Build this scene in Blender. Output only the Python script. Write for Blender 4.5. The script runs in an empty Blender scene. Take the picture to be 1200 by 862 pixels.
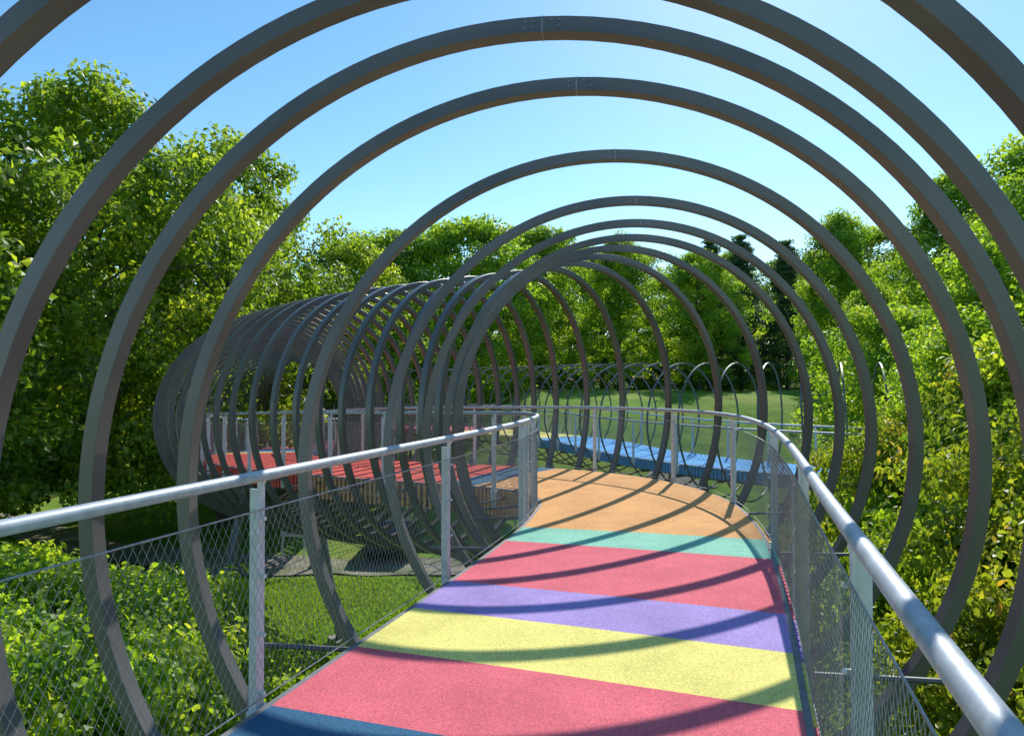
import bpy, math, random
import numpy as np
from mathutils import Vector
random.seed(7); rng=np.random.default_rng(7)
scene=bpy.context.scene
COL=scene.collection
# ------------------------------------------------------------------ materials
def newmat(name):
    m=bpy.data.materials.new(name); m.use_nodes=True
    nt=m.node_tree; b=nt.nodes['Principled BSDF']; return m,nt,b
def N(nt,t,**k):
    n=nt.nodes.new(t)
    for a,v in k.items(): setattr(n,a,v)
    return n
def objcoord(nt):
    return N(nt,'ShaderNodeTexCoord').outputs['Object']
def noisy(name,c1,c2,scale=5,rough=0.6,metal=0.0,bump=0.0,bscale=None,detail=6,spec=0.5,c3=None,s3=0.6):
    m,nt,b=newmat(name); co=objcoord(nt)
    n=N(nt,'ShaderNodeTexNoise'); n.inputs['Scale'].default_value=scale; n.inputs['Detail'].default_value=detail
    nt.links.new(co,n.inputs['Vector'])
    r=N(nt,'ShaderNodeValToRGB'); r.color_ramp.elements[0].position=0.35; r.color_ramp.elements[1].position=0.65
    r.color_ramp.elements[0].color=(*c1,1); r.color_ramp.elements[1].color=(*c2,1)
    nt.links.new(n.outputs['Fac'],r.inputs['Fac'])
    out=r.outputs['Color']
    if c3 is not None:
        n3=N(nt,'ShaderNodeTexNoise'); n3.inputs['Scale'].default_value=s3; n3.inputs['Detail'].default_value=3
        nt.links.new(co,n3.inputs['Vector'])
        r3=N(nt,'ShaderNodeValToRGB'); r3.color_ramp.elements[0].position=0.45; r3.color_ramp.elements[1].position=0.68
        nt.links.new(n3.outputs['Fac'],r3.inputs['Fac'])
        mx=N(nt,'ShaderNodeMixRGB'); mx.inputs[2].default_value=(*c3,1)
        nt.links.new(r3.outputs['Color'],mx.inputs[0]); nt.links.new(out,mx.inputs[1]); out=mx.outputs[0]
    nt.links.new(out,b.inputs['Base Color'])
    b.inputs['Roughness'].default_value=rough; b.inputs['Metallic'].default_value=metal
    b.inputs['Specular IOR Level'].default_value=spec
    if bump>0:
        nb=N(nt,'ShaderNodeTexNoise'); nb.inputs['Scale'].default_value=bscale or scale*4; nb.inputs['Detail'].default_value=4
        nt.links.new(co,nb.inputs['Vector'])
        bp=N(nt,'ShaderNodeBump'); bp.inputs['Strength'].default_value=bump; bp.inputs['Distance'].default_value=0.01
        nt.links.new(nb.outputs['Fac'],bp.inputs['Height']); nt.links.new(bp.outputs['Normal'],b.inputs['Normal'])
    return m
def rubber(name,c):
    m,nt,b=newmat(name); co=objcoord(nt)
    v=N(nt,'ShaderNodeTexVoronoi'); v.inputs['Scale'].default_value=170
    nt.links.new(co,v.inputs['Vector'])
    hs=N(nt,'ShaderNodeSeparateColor'); nt.links.new(v.outputs['Color'],hs.inputs[0])
    mr=N(nt,'ShaderNodeMapRange'); mr.inputs['To Min'].default_value=0.72; mr.inputs['To Max'].default_value=1.25
    nt.links.new(hs.outputs[0],mr.inputs['Value'])
    n=N(nt,'ShaderNodeTexNoise'); n.inputs['Scale'].default_value=1.6; n.inputs['Detail'].default_value=8; n.inputs['Roughness'].default_value=0.65
    nt.links.new(co,n.inputs['Vector'])
    m2=N(nt,'ShaderNodeMapRange'); m2.inputs['From Min'].default_value=0.3; m2.inputs['From Max'].default_value=0.7
    m2.inputs['To Min'].default_value=0.82; m2.inputs['To Max'].default_value=1.12
    nt.links.new(n.outputs['Fac'],m2.inputs['Value'])
    mu=N(nt,'ShaderNodeMath',operation='MULTIPLY'); nt.links.new(mr.outputs[0],mu.inputs[0]); nt.links.new(m2.outputs[0],mu.inputs[1])
    vm=N(nt,'ShaderNodeVectorMath',operation='SCALE'); vm.inputs[0].default_value=c
    nt.links.new(mu.outputs[0],vm.inputs['Scale']); nt.links.new(vm.outputs[0],b.inputs['Base Color'])
    b.inputs['Roughness'].default_value=0.9; b.inputs['Specular IOR Level'].default_value=0.15
    bp=N(nt,'ShaderNodeBump'); bp.inputs['Strength'].default_value=0.3; bp.inputs['Distance'].default_value=0.002
    nt.links.new(v.outputs['Distance'],bp.inputs['Height']); nt.links.new(bp.outputs['Normal'],b.inputs['Normal'])
    return m
def leafmat(name,stops,trans=0.35,tcol=2.7):
    m,nt,b=newmat(name)
    a=N(nt,'ShaderNodeAttribute',attribute_name='tint')
    r=N(nt,'ShaderNodeValToRGB'); cr=r.color_ramp
    while len(cr.elements)<len(stops): cr.elements.new(0.5)
    for e,(p,c) in zip(cr.elements,stops): e.position=p; e.color=(*c,1)
    nt.links.new(a.outputs['Fac'],r.inputs['Fac'])
    nt.links.new(r.outputs['Color'],b.inputs['Base Color'])
    b.inputs['Roughness'].default_value=0.45; b.inputs['Specular IOR Level'].default_value=0.45
    t=N(nt,'ShaderNodeBsdfTranslucent')
    vm=N(nt,'ShaderNodeVectorMath',operation='MULTIPLY'); vm.inputs[1].default_value=(tcol*1.0,tcol*1.0,tcol*0.4)
    nt.links.new(r.outputs['Color'],vm.inputs[0]); nt.links.new(vm.outputs[0],t.inputs['Color'])
    mx=N(nt,'ShaderNodeMixShader'); mx.inputs[0].default_value=trans
    nt.links.new(b.outputs[0],mx.inputs[1]); nt.links.new(t.outputs[0],mx.inputs[2])
    nt.links.new(mx.outputs[0],nt.nodes['Material Output'].inputs['Surface'])
    return m
M_ring=noisy('ring_paint',(0.095,0.089,0.088),(0.12,0.113,0.112),scale=2.2,rough=0.34,bump=0.05,bscale=90,spec=0.7,c3=(0.14,0.132,0.13),s3=0.9)
M_ringthin=noisy('thin_ring_paint',(0.12,0.12,0.12),(0.16,0.16,0.16),scale=2,rough=.5)
M_galv=noisy('galvanised_steel',(0.36,0.41,0.46),(0.48,0.53,0.58),scale=18,rough=0.5,metal=0.2,bump=0.05,bscale=60)
M_post=noisy('galvanised_post',(0.66,0.67,0.69),(0.80,0.81,0.82),scale=14,rough=0.5,metal=0.0,bump=0.05,bscale=60)
M_wire=noisy('stainless_wire',(0.26,0.26,0.26),(0.40,0.40,0.40),scale=20,rough=0.4,metal=0.3)
M_bolt=noisy('bolt_steel',(0.3,0.3,0.3),(0.4,0.4,0.4),scale=30,rough=0.35,metal=0.6)
M_under=noisy('deck_underside',(0.09,0.085,0.08),(0.15,0.14,0.13),scale=3,rough=0.8)
M_edge=noisy('deck_edge_steel',(0.15,0.155,0.16),(0.23,0.235,0.24),scale=10,rough=0.7,metal=0.0,bump=0.1)
M_slat=noisy('timber_slats',(0.60,0.27,0.11),(0.80,0.42,0.19),scale=7,rough=0.7,bump=.2)
BC={'red':(0.76,0.165,0.20),'yellow':(0.86,0.77,0.23),'purple':(0.42,0.31,0.64),'teal':(0.28,0.60,0.44),
    'orange':(0.76,0.39,0.15),'navy':(0.05,0.15,0.26),'blue':(0.13,0.42,0.80),'brick':(0.74,0.11,0.08)}
M_rub={k:rubber('rubber_'+k,v) for k,v in BC.items()}
M_bark=noisy('bark',(0.05,0.038,0.028),(0.12,0.095,0.07),scale=9,rough=0.9,bump=0.6,bscale=25)
M_leaf=leafmat('leaves_green',[(0,(0.045,0.085,0.012)),(0.4,(0.11,0.18,0.022)),(0.75,(0.20,0.27,0.03)),(1,(0.32,0.36,0.04))],trans=0.52)
M_leafR=leafmat('leaves_light',[(0,(0.055,0.12,0.015)),(0.4,(0.15,0.25,0.026)),(0.75,(0.25,0.34,0.034)),(1,(0.36,0.39,0.045))],trans=0.52)
M_leafS=leafmat('leaves_shrub',[(0,(0.07,0.12,0.015)),(0.35,(0.18,0.25,0.026)),(0.7,(0.32,0.36,0.04)),(0.93,(0.46,0.42,0.055)),(1,(0.46,0.29,0.055))],trans=0.5,tcol=1.9)
M_leafD=leafmat('needles_dark',[(0,(0.03,0.065,0.025)),(1,(0.09,0.17,0.05))],trans=0.3)
M_blade=leafmat('grass_blades',[(0,(0.08,0.15,0.012)),(1,(0.22,0.33,0.03))],trans=0.4)
# ------------------------------------------------------------------ mesh builder
class MB:
    def __init__(s): s.v=[];s.f=[];s.m=[];s.n=0
    def add(s,v,f,mi=0):
        v=np.asarray(v,float).reshape(-1,3); f=np.asarray(f,int)
        s.v.append(v); s.f.append((f+s.n,mi)); s.n+=len(v)
    def tube(s,P,r,n=8,mi=0,caps=True):
        P=np.asarray(P,float); k=len(P); r=np.broadcast_to(np.asarray(r,float),(k,))
        T=np.gradient(P,axis=0); T/=np.linalg.norm(T,axis=1)[:,None]+1e-9
        up=np.array([0,0,1.]) if abs(T[:,2]).mean()<0.8 else np.array([0,1.,0])
        A=np.cross(T,up); A/=np.linalg.norm(A,axis=1)[:,None]+1e-9; B=np.cross(A,T)
        a=np.linspace(0,2*np.pi,n,endpoint=False)
        V=P[:,None]+r[:,None,None]*(np.cos(a)[None,:,None]*A[:,None]+np.sin(a)[None,:,None]*B[:,None])
        i=np.arange(k-1)[:,None]*n; j=np.arange(n)[None]; j2=(j+1)%n
        F=np.stack([i+j,i+j2,i+n+j2,i+n+j],-1).reshape(-1,4)
        s.add(V,F,mi)
        if caps:
            s.add(V[0],[list(range(n))[::-1]],mi); s.add(V[-1],[list(range(n))],mi)
    def box(s,c,ax,ay,az,mi=0):
        c=np.asarray(c,float);ax=np.asarray(ax,float);ay=np.asarray(ay,float);az=np.asarray(az,float)
        V=[c+x*ax+y*ay+z*az for z in(-1,1) for y in(-1,1) for x in(-1,1)]
        s.add(V,[[0,2,3,1],[4,5,7,6],[0,1,5,4],[2,6,7,3],[0,4,6,2],[1,3,7,5]],mi)
    def build(s,name,mats,smooth=False,parent=None,tint=None):
        V=np.concatenate(s.v); me=bpy.data.meshes.new(name)
        me.vertices.add(len(V)); me.vertices.foreach_set('co',V.ravel())
        loops=[];tot=[];mi=[]
        for f,m in s.f:
            loops.append(f.ravel()); tot.append(np.full(len(f),f.shape[1])); mi.append(np.full(len(f),m))
        loops=np.concatenate(loops);tot=np.concatenate(tot);mi=np.concatenate(mi)
        me.loops.add(len(loops)); me.loops.foreach_set('vertex_index',loops)
        me.polygons.add(len(tot)); st=np.concatenate([[0],np.cumsum(tot)[:-1]])
        me.polygons.foreach_set('loop_start',st)
        me.polygons.foreach_set('material_index',mi)
        me.polygons.foreach_set('use_smooth',np.full(len(tot),bool(smooth)))
        for m in mats: me.materials.append(m)
        if tint is not None:
            a=me.attributes.new('tint','FLOAT','FACE'); a.data.foreach_set('value',tint)
        me.update(calc_edges=True); me.validate()
        ob=bpy.data.objects.new(name,me); COL.objects.link(ob)
        if parent: ob.parent=parent
        return ob
def empty(name):
    e=bpy.data.objects.new(name,None); COL.objects.link(e); return e
# ------------------------------------------------------------------ path
def catmull(pts,n=40):
    pts=np.array(pts,float); P=np.vstack([2*pts[0]-pts[1],pts,2*pts[-1]-pts[-2]]); out=[]
    for i in range(1,len(P)-2):
        p0,p1,p2,p3=P[i-1],P[i],P[i+1],P[i+2]
        t0=0;t1=t0+np.linalg.norm(p1-p0)**.5;t2=t1+np.linalg.norm(p2-p1)**.5;t3=t2+np.linalg.norm(p3-p2)**.5
        t=np.linspace(t1,t2,n,endpoint=False)[:,None]
        A1=(t1-t)/(t1-t0)*p0+(t-t0)/(t1-t0)*p1;A2=(t2-t)/(t2-t1)*p1+(t-t1)/(t2-t1)*p2;A3=(t3-t)/(t3-t2)*p2+(t-t2)/(t3-t2)*p3
        B1=(t2-t)/(t2-t0)*A1+(t-t0)/(t2-t0)*A2;B2=(t3-t)/(t3-t1)*A2+(t-t1)/(t3-t1)*A3
        out.append((t2-t)/(t2-t1)*B1+(t-t1)/(t2-t1)*B2)
    out.append(P[-2:-1]); return np.vstack(out)
class Path:
    def __init__(s,pts,origin,zs=None,smooth=9):
        C=catmull(pts)
        L=np.concatenate([[0],np.cumsum(np.linalg.norm(np.diff(C,axis=0),axis=1))])
        S=np.arange(0,L[-1],0.05); C=np.stack([np.interp(S,L,C[:,0]),np.interp(S,L,C[:,1])],1)
        k=np.ones(smooth)/smooth; pad=smooth//2
        Cp=np.pad(C,((pad,pad),(0,0)),mode='reflect',reflect_type='odd')
        C=np.stack([np.convolve(Cp[:,i],k,'valid') for i in(0,1)],1)
        S=np.concatenate([[0],np.cumsum(np.linalg.norm(np.diff(C,axis=0),axis=1))])
        i0=np.argmin(np.linalg.norm(C-np.array(origin[:2]),axis=1)); S=S-S[i0]+origin[2]
        s.S=S; s.C=C; T=np.gradient(C,axis=0); T/=np.linalg.norm(T,axis=1)[:,None]; s.T=T
        s.zs=zs or [(S[0],0),(S[-1],0)]
    def at(s,q,u=0,h=0):
        q=np.asarray(q,float); x=np.interp(q,s.S,s.C[:,0]);y=np.interp(q,s.S,s.C[:,1])
        tx=np.interp(q,s.S,s.T[:,0]);ty=np.interp(q,s.S,s.T[:,1]); l=np.hypot(tx,ty);tx/=l;ty/=l
        z=np.interp(q,[a for a,b in s.zs],[b for a,b in s.zs])
        return np.stack([x+u*ty,y-u*tx,z+h],-1)
    def frame(s,q,rot=None):
        q=np.asarray(q,float); tx=np.interp(q,s.S,s.T[:,0]);ty=np.interp(q,s.S,s.T[:,1]); l=np.hypot(tx,ty);tx/=l;ty/=l
        if rot is not None:
            c,s_=np.cos(rot),np.sin(rot); tx,ty=tx*c-ty*s_,tx*s_+ty*c
        o=0*tx
        return np.stack([tx,ty,o],-1),np.stack([ty,-tx,o],-1)
lin=lambda d:(0.01+.33*(d-3.2),d)
main=Path([lin(-14),lin(-7),lin(-2),lin(1),lin(3.2),(0.95,6.0),(1.50,8.0),(1.69,9.7),(1.25,11.05),(.25,12.05),(-1.2,12.9),(-3.7,14.6),(-6.1,17.2),(-7.7,20.6),(-8.5,25),(-8.9,31),(-10,40),(-16,50)],
  (-1.046,0,-.318),[(-30,0),(10,0),(12,-.02),(14,-.06),(17,-.14),(20,-.28),(24,-.50),(30,-1.0),(60,-2.5)],smooth=15)
# ------------------------------------------------------------------ deck
def deck(path,s0,s1,bands,halfw,name,parent=None,slat=None):
    mb=MB(); keys=list(M_rub.keys()); nk=len(keys)
    bz=[s0]+[b for b,_ in bands if s0<b<s1]+[s1]
    for a,b in zip(bz[:-1],bz[1:]):
        mid=(a+b)/2; key='red'
        for lim,k in bands:
            if mid<lim: key=k;break
        mi=keys.index(key)
        n=max(2,int((b-a)/0.12)+1); q=np.linspace(a,b,n)
        rows=[path.at(q,u,h) for u,h in((-halfw,-.002),(-halfw,0),(-halfw/2,.004),(0,.006),(halfw/2,.004),(halfw,0),(halfw,-.002))]
        V=np.stack(rows,1); k=V.shape[1]; i=np.arange(n-1)[:,None]*k; j=np.arange(k-1)[None]
        F=np.stack([i+j,i+j+1,i+k+j+1,i+k+j],-1).reshape(-1,4); mb.add(V,F,mi)
        for sg in(-1,1):   # slats on the side face
            for qq in np.arange(a+.05,b-.03,.105):
                sl=(slat and sg<0 and slat[0]<qq<slat[1]); m_=nk+2 if sl else mi; hz=.20 if sl else .14
                T,R=path.frame(qq); mb.box(path.at(qq,sg*(halfw+.058),-.03-hz),R*.014,T*(.025 if sl else .038),np.array([0,0,hz]),m_)
    q=np.arange(s0,s1,.12); n=len(q)
    for sg in(-1,1):   # steel edge angle
        rows=[path.at(q,sg*u,h) for u,h in((halfw+.001,-.06),(halfw+.001,-.004),(halfw+.04,-.004),(halfw+.04,-.30),(halfw-.1,-.30))]
        V=np.stack(rows,1);k=5;i=np.arange(n-1)[:,None]*k; j=np.arange(k-1)[None]
        F=np.stack([i+j,i+j+1,i+k+j+1,i+k+j],-1).reshape(-1,4); mb.add(V,F,nk+1)
    V=np.stack([path.at(q,-halfw+.1,-.295),path.at(q,halfw-.1,-.295)],1);i=np.arange(n-1)[:,None]*2
    mb.add(V,np.concatenate([i,i+1,i+3,i+2],1),nk)
    for qq in np.arange(s0+.3,s1,1.27):
        T,R=path.frame(qq); mb.box(path.at(qq,0,-.37),R*(halfw-.05),T*.04,np.array([0,0,.07]),nk)
    for u in(-.75,.75):
        mb.tube(path.at(q,u,-.38),.07,6,nk)
    return mb.build(name,[M_rub[k] for k in keys]+[M_under,M_edge,M_slat],parent=parent)
bands=[(-9,'orange'),(-7.6,'yellow'),(-6.2,'red'),(-5,'purple'),(-3.6,'teal'),(-2,'red'),(-1,'yellow'),(0.6,'orange'),(2.0,'teal'),(2.97,'navy'),(3.78,'red'),(4.55,'yellow'),(5.27,'purple'),(6.8,'red'),(7.55,'teal'),(12.8,'orange'),(13.5,'navy'),(25.5,'brick'),(26.5,'yellow'),(28,'orange'),(31,'blue'),(60,'red')]
HW=1.29
bridge=empty('footbridge')
S_END=48
deck(main,-13,S_END,bands,HW,'walkway_deck',bridge,slat=(8.3,16.5))
# ------------------------------------------------------------------ helical coil
def coil(path,tops,R,zc,rad,axi,name,parent=None,splice=True,seg=120,rotf=None,mat=None):
    tops=np.array(tops); nt_=len(tops); th=np.arange(0,(nt_-1)*seg+1)/seg
    sv=np.interp(th,np.arange(nt_),tops)
    k=np.ones(seg//2+1)/(seg//2+1); svp=np.pad(sv,seg//4,mode='reflect',reflect_type='odd'); sv=np.convolve(svp,k,'valid')[:len(sv)]
    a=th*2*np.pi
    rot=rotf(sv) if rotf else 0*sv
    T,Rv=path.frame(sv,rot); C=path.at(sv,0,zc); Z=np.array([0,0,1.])
    rho=np.sin(a)[:,None]*Rv+np.cos(a)[:,None]*Z; P=C+R*rho
    mb=MB(); c=.0025; ha=axi/2; hr=rad/2
    prof=[(-hr,-ha+c),(-hr,ha-c),(-hr+c,ha),(hr-c,ha),(hr,ha-c),(hr,-ha+c),(hr-c,-ha),(-hr+c,-ha)]
    n=len(P)
    for i in range(8):
        (r0,a0),(r1,a1)=prof[i],prof[(i+1)%8]
        V=np.stack([P+rho*r0+T*a0,P+rho*r1+T*a1],1); j=np.arange(n-1)[:,None]*2
        mb.add(V,np.concatenate([j,j+1,j+3,j+2],1),0)
    ob=mb.build(name,[mat or M_ring,M_bolt],smooth=True,parent=parent)
    if splice:
        m2=MB()
        for i in range(nt_):
            kx=min(i*seg,n-1); T1,R1,top=T[kx],Rv[kx],P[kx]
            m2.box(top,R1*.0025,T1*(ha+.002),Z*(hr+.002),1)
            for dx in(-.09,-.05,.05,.09):
                for dz in(-.018,.018):
                    p=top+R1*dx+Z*(dz-dx*dx/(2*R)); m2.tube([p-T1*(ha+.005),p-T1*(ha-.002)],.005,6,1)
        m2.build(name+'_splice_bolts',[M_ring,M_bolt],parent=parent)
    return sv[::seg]
tops=list(np.arange(-9.6,1.7,.80))+[2.23,3.0,3.52,4.26,5.75,7.30,8.35,9.2,9.95,10.65,11.3,11.95,12.6]
while tops[-1]<S_END: tops.append(tops[-1]+.52)
rotf=lambda s: math.radians(11.5)*(1-np.clip((s-8.5)/5,0,1)**1.0)
tt=coil(main,tops,2.5,1.07,.085,.10,'spiral_coil',bridge,rotf=rotf)
mb=MB()
for i,q in enumerate(tt):
    if i%2==0 and q>-6:
        T,R=main.frame(q,float(rotf(q)))
        for sg in(-1,1):
            p=main.at(q,0,-.13); mb.tube([p+R*sg*1.33,p+R*sg*2.2],.018,6,0)
mb.build('ring_struts',[M_ring],parent=bridge)
# ------------------------------------------------------------------ railings
def railing(path,sg,s0,s1,off,name,posts,H=1.175,meshtop=1.0,cw=.046,ch=.085,wr=.0013,raild=.029):
    rt=empty(name); u=sg*off; mb=MB()
    q=np.arange(s0,s1,.1); mb.tube(path.at(q,u,H),raild,14,0)
    mb.build('handrail',[M_galv],smooth=True,parent=rt)
    mb=MB()
    for s in posts:
        if not s0<=s<=s1: continue
        T,R=path.frame(s); Z=np.array([0,0,1.])
        mb.box(path.at(s,u+sg*.028,.40),T*.030,R*.005,Z*.70,0)
        mb.box(path.at(s,u+sg*.062,.40),T*.006,R*.028,Z*.70,0)
        mb.box(path.at(s,u+sg*.024,H-.06),T*.02,R*.008,Z*.045,0)
        mb.tube([path.at(s,u+sg*.02,H-.05),path.at(s,u,H-.02)],.012,8,0)
        mb.box(path.at(s,u+sg*.04,-.12),T*.06,R*.022,Z*.09,0)
        for hh in(.05,.35,.65,.95):
            mb.tube([path.at(s,u-sg*.006,hh),path.at(s,u+sg*.024,hh)],.011,6,0)
    mb.build('posts',[M_post],parent=rt)
    mb=MB(); ca=.006
    for h in(.03,meshtop): mb.tube(path.at(q,u,h),ca*.75,6,0)
    hb=.03; D=(meshtop-hb)*cw/ch; st=np.arange(s0-D,s1,cw); kk=12
    t=np.linspace(0,1,kk+1)
    for d in(1,-1):
        q0=st[:,None]+(t if d>0 else 1-t)[None]*D
        q0=np.clip(q0,s0,s1); ok=(q0.max(1)-q0.min(1))>D*.5; q0=q0[ok]
        hh=np.broadcast_to(hb+(meshtop-hb)*t,q0.shape)
        P=path.at(q0,u,0); P[...,2]+=hh
        P=P+path.frame(q0)[1]*(d*wr*.9+.006*np.sin(q0*2.3+1)[...,None]*np.sin(np.pi*t)[None,:,None])
        T,Rv=path.frame(q0); offs=[T*wr,-.5*T*wr+.87*Rv*wr,-.5*T*wr-.87*Rv*wr]
        V=np.stack([P+o for o in offs],2)
        w=V.shape[0]; base=(np.arange(w)[:,None,None]*(kk+1)+np.arange(kk)[None,:,None])*3; j=np.arange(3)[None,None]; j2=(j+1)%3
        F=np.stack([base+j,base+j2,base+3+j2,base+3+j],-1).reshape(-1,4); mb.add(V,F,0)
    mb.build('cable_mesh',[M_wire],parent=rt)
    return rt
far_p=[8.0,8.35]+list(np.arange(9.6,S_END,1.27))
railing(main,-1,-9,S_END-2,1.345,'bridge_railing',[2.98+2.4*k for k in range(-6,2)]+far_p)
railing(main,1,-9,S_END-2,1.345,'bridge_railing',[2.66+2.45*k for k in range(-6,3)]+far_p[2:])
# ------------------------------------------------------------------ second ramp
ramp=empty('access_ramp')
rp=Path([(22,12),(15,16.5),(10.5,18.4),(7,20.5),(4.6,23.5),(2.6,28),(-1,33),(-7,38),(-14,41)],(7,20.5,0),[(-20,-1.1),(0,-.88),(8,-.75),(40,-.9)])
deck(rp,-14,30,[(-3,'orange'),(10,'blue'),(16,'yellow'),(40,'red')],1.27,'ramp_deck',ramp)
coil(rp,list(np.arange(-14,30,.95)),2.05,1.0,.045,.045,'ramp_coil',ramp,splice=False,seg=48,mat=M_ringthin)
pr=[x for x in np.arange(-13,29,1.6)]
railing(rp,-1,-14,29,1.35,'ramp_railing',pr,cw=.12,ch=.2,wr=.003)
railing(rp,1,-14,29,1.35,'ramp_railing',pr,cw=.12,ch=.2,wr=.003)
# ------------------------------------------------------------------ terrain
def sst(a,b,x):
    t=np.clip((x-a)/(b-a),0,1); return t*t*(3-2*t)
def ground_z(x,y):
    x=np.asarray(x,float);y=np.asarray(y,float)
    z=-5+0*x
    z=z+sst(24,46,y)*sst(-8,2,x)*5.7
    z=z+sst(35,90,y)*sst(4,-12,x)*3.0
    z=z+sst(5,14,x)*sst(30,-10,y)*1.5
    z=z+.12*np.sin(x*.5+1)*np.cos(y*.43)+.06*np.sin(x*1.7)*np.sin(y*1.3+2)
    return z
g=np.concatenate([[-1500,-700,-350,-200,-140],np.arange(-100,101,1.0),[140,200,350,700,1500]])
gy=np.concatenate([[-600,-200,-90],np.arange(-50,131,1.0),[180,260,420,900,2500]])
X,Y=np.meshgrid(g,gy); Zg=ground_z(X,Y); mb=MB()
ny,nx=X.shape; i=np.arange(ny-1)[:,None]*nx; j=np.arange(nx-1)[None]
mb.add(np.stack([X,Y,Zg],-1),np.stack([i+j,i+j+1,i+nx+j+1,i+nx+j],-1).reshape(-1,4),0)
M_grass=noisy('grass',(0.10,0.20,0.02),(0.17,0.30,0.033),scale=1.4,rough=0.95,bump=0.8,bscale=18,spec=0.1,c3=(0.24,0.29,0.055),s3=.25,detail=10)
M_pave=noisy('gravel_path',(0.20,0.18,0.14),(0.32,0.29,0.23),scale=6,rough=0.95,bump=.3,bscale=60,c3=(0.12,.16,.05),s3=.9)
M_soil=noisy('soil',(0.045,0.033,0.022),(0.10,0.075,0.05),scale=3,rough=1,bump=.8,bscale=14,c3=(0.05,.08,.02))
mb.build('ground',[M_grass],smooth=True)
def ribbon(pts,w,name,mat,dz=.02):
    C=catmull(pts,14); T=np.gradient(C,axis=0);T/=np.linalg.norm(T,axis=1)[:,None]; Nn=np.stack([T[:,1],-T[:,0]],1)
    us=np.linspace(-w/2,w/2,7); V=[]
    for k_,u in enumerate(us):
        p=C+Nn*(u+.08*np.sin(np.arange(len(C))*1.3+u)[:,None]*(k_ in(0,6)))
        V.append(np.stack([p[:,0],p[:,1],ground_z(p[:,0],p[:,1])+dz+.03],1))
    V=np.stack(V,1);n=len(C);i=np.arange(n-1)[:,None]*7;j=np.arange(6)[None]
    mb=MB(); mb.add(V,np.stack([i+j,i+j+1,i+8+j,i+7+j],-1).reshape(-1,4),0); return mb.build(name,[mat],smooth=True)
ribbon([(-60,34),(-40,36),(-26,33),(-16,27),(-8,24.5),(-2,24.5),(4,27),(8,33)],2.4,'gravel_path',M_pave)
ribbon([(-70,75),(-45,66),(-30,62),(-10,64)],4,'gravel_path',M_pave)
ribbon([(-30,18),(-22,20),(-15,21),(-11,23)],5,'soil_bed',M_soil,.03)
# ------------------------------------------------------------------ columns
mb=MB()
def colpair(path,s,spread=1.6):
    p=path.at(s,0,-.38); T,R=path.frame(s)
    for sg in(-1,1):
        b=p+R*sg*spread; gz_=float(ground_z(b[0],b[1])); b[2]=gz_-.2
        mb.tube([b,p+R*sg*.8],[.10,.08],12,0)
        b0=b.copy(); b0[2]=gz_+.05; mb.box(b0,R*.28,T*.28,np.array([0,0,.1]),1)
for s in(-4,10.8,20,28,36): colpair(main,s)
M_conc=noisy('concrete',(0.22,0.21,0.19),(0.32,0.31,0.28),scale=5,rough=.9,bump=.2)
mb.build('support_columns',[M_edge,M_conc],parent=bridge)
mb=MB()
for s in(-8,2,12,22): colpair(rp,s)
mb.build('ramp_columns',[M_edge,M_conc],parent=ramp)
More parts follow.
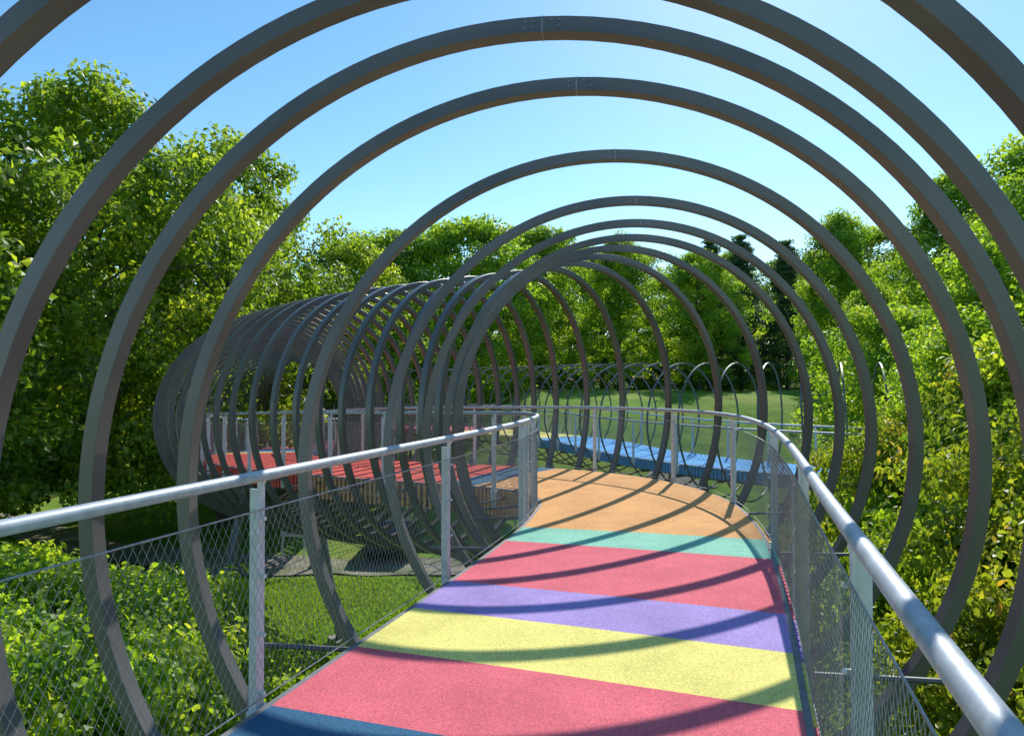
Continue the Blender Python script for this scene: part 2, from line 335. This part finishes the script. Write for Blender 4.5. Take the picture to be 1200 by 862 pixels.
# ------------------------------------------------------------------ vegetation
def leaves(P,Nrm,size,rg,tint,hexa=False):
    n=len(P); Nrm=Nrm/(np.linalg.norm(Nrm,axis=1)[:,None]+1e-9)
    r=rg.normal(size=(n,3)); A=np.cross(Nrm,r); A/=np.linalg.norm(A,axis=1)[:,None]+1e-9; B=np.cross(Nrm,A)
    sz=size*rg.uniform(.6,1.3,n)[:,None]
    if hexa:
        sh=[(-.5,0,0),(-.22,.26,.06),(.15,.27,.07),(.55,0,-.06),(.15,-.27,.07),(-.22,-.26,.06)]
    else: sh=[(-.5,0,0),(0,.32,.06),(.5,0,-.04),(0,-.32,.06)]
    V=np.stack([P+sz*(a*A+b*B+c*Nrm) for a,b,c in sh],1)
    F=np.arange(n*len(sh)).reshape(n,len(sh)); return V,F,tint
def make_plant(name,seed,H,cb,Rc,ncl,lpc,lsize,cr=(.6,1.2),mats=None,trunk=.22,hexa=False,flat=.75,prof='round',fill=0.42,limbs=40,tintbase=.45):
    rg=np.random.default_rng(seed); mb=MB(); ntr=0
    ph=rg.uniform(0,6.28,6)
    def env(t,az):
        if prof=='round': r=np.sqrt(np.clip(1-(2*t-0.9)**2/1.25,0.02,1))
        elif prof=='tall': r=np.clip(1.15*(1-t)**.55*(t+.12)**.2,0.05,1)
        elif prof=='cone': r=np.clip((1-t)*.95,.03,1)
        else: r=np.sqrt(np.clip(1-t*t*.95,0.02,1))
        return Rc*r*(1+.22*np.sin(2*az+ph[0]+3*t)+.19*np.sin(3*az+ph[1]-5*t)+.13*np.sin(7*az+ph[2]+9*t))
    t=rg.uniform(0,1,ncl); az=rg.uniform(0,2*np.pi,ncl); rf=rg.uniform(0,1,ncl)**fill
    rr=env(t,az)*rf
    C=np.stack([rr*np.cos(az),rr*np.sin(az),cb+(H-cb)*t],1)+rg.normal(0,.18,(ncl,3))
    k=8; tz=np.linspace(-.3,H*.82,k); bx=np.cumsum(rg.normal(0,.12,k))*.6; by=np.cumsum(rg.normal(0,.12,k))*.6; bx[0]=by[0]=0
    TR=np.stack([bx,by,tz],1); tr=np.interp(tz,[0,H*.82],[trunk,trunk*.18]); tr[0]*=1.35
    mb.tube(TR,tr,9,0)
    idx=rg.choice(ncl,min(limbs,ncl),replace=False)
    for i in idx:
        e=C[i]; h0=max(cb*.75,min(H*.75,e[2]-rg.uniform(.15,.45)*np.hypot(e[0],e[1])-.2))
        b=np.array([np.interp(h0,tz,bx),np.interp(h0,tz,by),h0]); m=(b+e)/2+np.array([0,0,.12*np.linalg.norm(e-b)])+rg.normal(0,.12,3)
        r0=np.interp(h0,[0,H*.82],[trunk,trunk*.18])*.45
        mb.tube([b,m*.5+b*.5+np.array([0,0,.03]),m,e],[r0,r0*.75,r0*.5,r0*.18],5,0,caps=False)
    ntr=sum(len(f) for f,_ in mb.f)
    crad=rg.uniform(cr[0],cr[1],ncl); cnt=(lpc*(crad/np.mean(crad))**2).astype(int)+3
    ci=np.repeat(np.arange(ncl),cnt); n=len(ci)
    d=rg.normal(size=(n,3)); d/=np.linalg.norm(d,axis=1)[:,None]
    rad=crad[ci]*rg.uniform(0,1,n)**.45
    P=C[ci]+d*rad[:,None]*np.array([1,1,flat])
    out=C[ci]*np.array([1,1,0]); out/=np.linalg.norm(out,axis=1)[:,None]+.3
    Nn=d*.5+np.array([0,0,.45])+out*.35+rg.normal(0,.55,(n,3))
    ctint=rg.normal(0,.20,ncl)
    tint=np.clip(tintbase+ctint[ci]+rg.normal(0,.15,n)+.12*d[:,2],0,1)
    V,F,tint=leaves(P,Nn,lsize,rg,tint,hexa); mb.add(V,F,1)
    ob=mb.build(name,mats,tint=np.concatenate([np.zeros(ntr),tint]))
    return ob
protos={}
def proto(key,**k):
    ob=make_plant(key,**k); me=ob.data; bpy.data.objects.remove(ob); protos[key]=me
proto('dA',seed=1,H=15,cb=2.5,Rc=5.2,ncl=290,lpc=105,lsize=.24,cr=(.4,1.2),mats=[M_bark,M_leaf],trunk=.28,tintbase=.52)
proto('dB',seed=2,H=14,cb=2.0,Rc=4.6,ncl=270,lpc=105,lsize=.22,cr=(.35,1.15),mats=[M_bark,M_leaf],trunk=.25,tintbase=.57)
proto('lA',seed=3,H=14,cb=1.5,Rc=4.3,ncl=320,lpc=100,lsize=.21,cr=(.35,1.05),mats=[M_bark,M_leafR],trunk=.22,prof='tall')
proto('lB',seed=4,H=12,cb=1.0,Rc=4.4,ncl=300,lpc=100,lsize=.22,cr=(.4,1.05),mats=[M_bark,M_leafR],trunk=.2,tintbase=.5)
proto('con',seed=5,H=15,cb=1.0,Rc=4.0,ncl=420,lpc=60,lsize=.24,cr=(.4,1.0),mats=[M_bark,M_leafD],trunk=.2,prof='cone',flat=.35)
proto('shA',seed=6,H=3.4,cb=.1,Rc=2.2,ncl=230,lpc=80,lsize=.085,cr=(.22,.5),mats=[M_bark,M_leafS],trunk=.05,hexa=True,prof='dome',tintbase=.52)
proto('shB',seed=7,H=2.8,cb=.1,Rc=2.0,ncl=200,lpc=85,lsize=.11,cr=(.22,.5),mats=[M_bark,M_leafR],trunk=.05,hexa=True,prof='dome',tintbase=.52)
proto('neR',seed=8,H=9,cb=.6,Rc=3.2,ncl=420,lpc=110,lsize=.13,cr=(.3,.75),mats=[M_bark,M_leafR],trunk=.15,hexa=True,prof='tall',tintbase=.62)
def place(key,name,x,y,s=1,z=None,parent=None,sz=None):
    ob=bpy.data.objects.new(name,protos[key]); COL.objects.link(ob)
    ob.location=(x,y,(float(ground_z(x,y))-.05) if z is None else z)
    ob.rotation_euler=(0,0,random.uniform(0,6.28)); ob.scale=(s,s,sz or s)
    if parent: ob.parent=parent
    return ob
for x,y,s,sz,k in[(-19,19,1.12,1.14,'dA'),(-15.5,25,1.05,1.22,'dB'),(-23.5,25,1.2,1.25,'dA'),(-13,31,1.0,1.15,'dA'),(-20,33,1.05,1.22,'dB'),(-27,17,1.1,1.1,'dB'),(-30,24,1.25,1.2,'dA'),(-9.8,40,.95,1.05,'dB'),(-15,40,.95,1.15,'dA')]:
    place(k,'deciduous_tree',x,y,s,sz=sz)
for x,y,s,k in[(-4,55,1.4,'lB'),(2.5,60,1.15,'lB'),(-9,52,1.4,'lB'),(9.5,60,.98,'lA'),(16,58,.95,'lB'),(23,48,.9,'lA'),(17.5,33,.66,'lA'),(14.5,26,.76,'lB'),(20.5,26,1.05,'lA'),(25,31,1.2,'lA')]:
    place(k,'deciduous_tree',x,y,s)
for x,y,s in[(18,62,.9),(21.5,64,.95),(25,62,.9)]: place('con','conifer_tree',x,y,s)
for x,y,s in[(10.6,16.0,.85),(13.2,19,1.1),(11.8,13.0,1.0),(16.5,15.5,1.35),(9.6,9.2,.78)]:
    place('neR','young_tree',x,y,s)
for x,y,s,k,sz in[(6.6,6.8,1.15,'shA',1.65),(5.6,4.6,1.0,'shA',1.4),(8.6,4.8,1.3,'shA',1.7),(7.6,9.6,1.2,'shA',1.7),(6.3,2.4,1.1,'shA',1.4),(9.8,7,1.4,'shA',1.8),(5.0,7.6,.9,'shA',1.2),(6.4,11.6,.95,'shB',1.35),(8.6,12.6,1.3,'shB',1.8),(8.4,15.2,1.1,'shA',1.6),(10,14,1.2,'shA',1.9),
               (-7.0,8.2,1.1,'shB',1.35),(-9.3,10.0,1.15,'shB',1.3),(-9.5,6.8,1.05,'shB',1.2),(-12,9.5,1.2,'shB',1.2),(-12,13,1,'shB',1),(-4.0,4.6,1.0,'shB',1.15),(-6.2,5.6,1.0,'shB',1.2),
               (-5.2,10.5,1.1,'shB',1.2),(-4.5,8.4,1.0,'shB',1.15),(-6.9,12.6,1.15,'shB',1.1),(-8.6,12.2,1.2,'shB',1.2),(-10.8,15.2,1.1,'shB',.9),(-5.6,6.9,1.0,'shB',1.3)]:
    place(k,'shrub',x,y,s,sz=sz)
far=empty('distant_tree_line')
for i in range(40):
    a=-70+i*3.6+random.uniform(-1,1); y=80+random.uniform(-4,6)
    place(random.choice(['dA','dB','lA','lB']),'tree_mass_part',a*1.15,y,random.uniform(.95,1.2),parent=far)
for i in range(34):
    place(random.choice(['shA','shB']),'tree_mass_part',-50+i*3.1,70+random.uniform(-2,2),random.uniform(1.3,1.8),parent=far)
for x,y in[(-36,36),(-42,28),(-38,18),(-46,44),(-34,48),(-28,52),(-22,56),(28,24),(30,34),(27,42),(34,28),(26,16),(32,18)]:
    place(random.choice(['dA','lA']),'tree_mass_part',x,y,random.uniform(1.0,1.15),parent=far)
def grass(name,x0,x1,y0,y1,n,hh):
    rg=np.random.default_rng(11); x=rg.uniform(x0,x1,n);y=rg.uniform(y0,y1,n);z=ground_z(x,y)
    a=rg.uniform(0,6.28,n);h=hh*rg.uniform(.4,1.2,n);w=.012+.012*rg.random(n)
    dx=np.cos(a)*w;dy=np.sin(a)*w; lx=rg.normal(0,.4,n)*h;ly=rg.normal(0,.4,n)*h
    V=np.stack([np.stack([x-dx,y-dy,z],1),np.stack([x+dx,y+dy,z],1),np.stack([x+lx,y+ly,z+h],1)],1)
    mb=MB(); mb.add(V,np.arange(3*n).reshape(n,3),0); mb.build(name,[M_blade],tint=np.clip(rg.normal(.5,.25,n),0,1))
grass('grass_tufts',-16,3,5,22.8,130000,.14)
# ------------------------------------------------------------------ sign + car under bridge
M_white=noisy('sign_white',(0.5,.5,.5),(.6,.6,.6),scale=4,rough=.5)
M_dark=noisy('dark_print',(0.05,.06,.08),(.08,.09,.11),scale=4,rough=.5)
sg=MB(); sx,sy=-8.1,25.4; gz=float(ground_z(sx,sy))
for dx in(-.4,.4): sg.tube([(sx+dx,sy,gz-.1),(sx+dx,sy,gz+1.5)],.03,8,0)
sg.box((sx,sy-.04,gz+1.15),(.45,0,0),(0,.015,0),(0,0,.3),1)
for k in range(4): sg.box((sx-.18+.05*(k%2),sy-.058,gz+1.35-.12*k),(.18-.03*k,0,0),(0,.002,0),(0,0,.025),2)
sg.box((sx+.22,sy-.058,gz+1.15),(.15,0,0),(0,.002,0),(0,0,.2),2)
sg.build('information_sign',[M_post,M_white,M_dark])
M_car=noisy('car_paint',(0.03,.035,.045),(.035,.04,.05),scale=1,rough=.2); M_gl=noisy('car_glass',(0.02,.025,.03),(.03,.03,.035),scale=1,rough=.05,spec=.8)
M_tyre=noisy('tyre',(0.02,.02,.02),(.03,.03,.03),scale=5,rough=.9); M_lamp=noisy('tail_lamp',(0.4,.02,.02),(.5,.03,.03),scale=5,rough=.3)
def car(x,y,rot):
    root=empty('parked_car'); root.location=(x,y,float(ground_z(x,y))+.06); root.rotation_euler=(0,0,rot)
    pr_=[(-2.05,.35),(-2.1,.75),(-1.95,.98),(-1.5,1.38),(-1.0,1.48),(.1,1.45),(.75,1.02),(1.7,.88),(2.05,.7),(2.1,.35)]
    ins=[.06,.02,.02,.16,.2,.18,.03,.03,.06,.08]
    b=MB(); L=[(px,-.86+i_,pz) for (px,pz),i_ in zip(pr_,ins)]; Rr=[(px,.86-i_,pz) for (px,pz),i_ in zip(pr_,ins)]
    n=len(pr_); b.add(L+Rr,[[i,i+1,n+i+1,n+i] for i in range(n-1)]+[[0,n,2*n-1,n-1]],0)
    b.add(L,[list(range(n))],0); b.add(Rr,[list(range(n))[::-1]],0); b.build('body',[M_car],parent=root)
    w=MB()
    w.add([(-1.96,-.66,1.03),(-1.96,.66,1.03),(-1.59,.6,1.37),(-1.59,-.6,1.37)],[[0,1,2,3]],0)
    w.add([(.78,-.7,1.04),(.78,.7,1.04),(.2,.58,1.43),(.2,-.58,1.43)],[[0,1,2,3]],0)
    for s_ in(-1,1): w.add([(-1.55,s_*.86,1.0),(.6,s_*.86,1.0),(.1,s_*.705,1.38),(-1.3,s_*.70,1.38)],[[0,1,2,3]],0)
    w.build('windows',[M_gl],parent=root)
    t=MB()
    for px in(-1.3,1.35):
        for s_ in(-1,1): t.tube([(px,s_*.68,.31),(px,s_*.88,.31)],.31,18,0)
    t.build('wheels',[M_tyre],parent=root)
    l=MB()
    for s_ in(-1,1): l.box((-2.08,s_*.66,.82),(.03,0,0),(0,.13,0),(0,0,.09),0)
    l.build('tail_lamps',[M_lamp],parent=root)
car(-4.6,26.6,math.radians(95))
# ------------------------------------------------------------------ light
AZ=math.radians(21); EL=math.radians(39)
w=bpy.data.worlds.new('World'); scene.world=w; w.use_nodes=True; nt=w.node_tree
sky=nt.nodes.new('ShaderNodeTexSky'); sky.sky_type='NISHITA'; sky.sun_disc=False; sky.sun_elevation=EL; sky.sun_rotation=AZ
sky.air_density=1.0; sky.dust_density=.15; sky.ozone_density=2.0
hs=nt.nodes.new('ShaderNodeHueSaturation'); hs.inputs['Saturation'].default_value=1.2; hs.inputs['Hue'].default_value=.49; hs.inputs['Value'].default_value=1.25
nt.links.new(sky.outputs[0],hs.inputs['Color']); nt.links.new(hs.outputs[0],nt.nodes['Background'].inputs['Color']); nt.nodes['Background'].inputs['Strength'].default_value=.15
L=bpy.data.lights.new('sun','SUN'); L.energy=5.0; L.angle=math.radians(.53); L.color=(1,.96,.89)
lo=bpy.data.objects.new('sun',L); COL.objects.link(lo)
Sv=Vector((math.sin(AZ)*math.cos(EL),math.cos(AZ)*math.cos(EL),math.sin(EL))); lo.rotation_euler=Sv.to_track_quat('Z','Y').to_euler(); lo.location=(0,0,30)
# ------------------------------------------------------------------ camera
cam=bpy.data.cameras.new('camera'); cam.lens=24; cam.sensor_width=36; cam.clip_end=6000; cam.clip_start=.05
co=bpy.data.objects.new('camera',cam); COL.objects.link(co); co.location=(0,0,1.67); co.rotation_euler=(math.radians(91.0),0,0)
scene.camera=co
scene.view_settings.view_transform='Standard'; scene.view_settings.look='None'; scene.view_settings.exposure=0
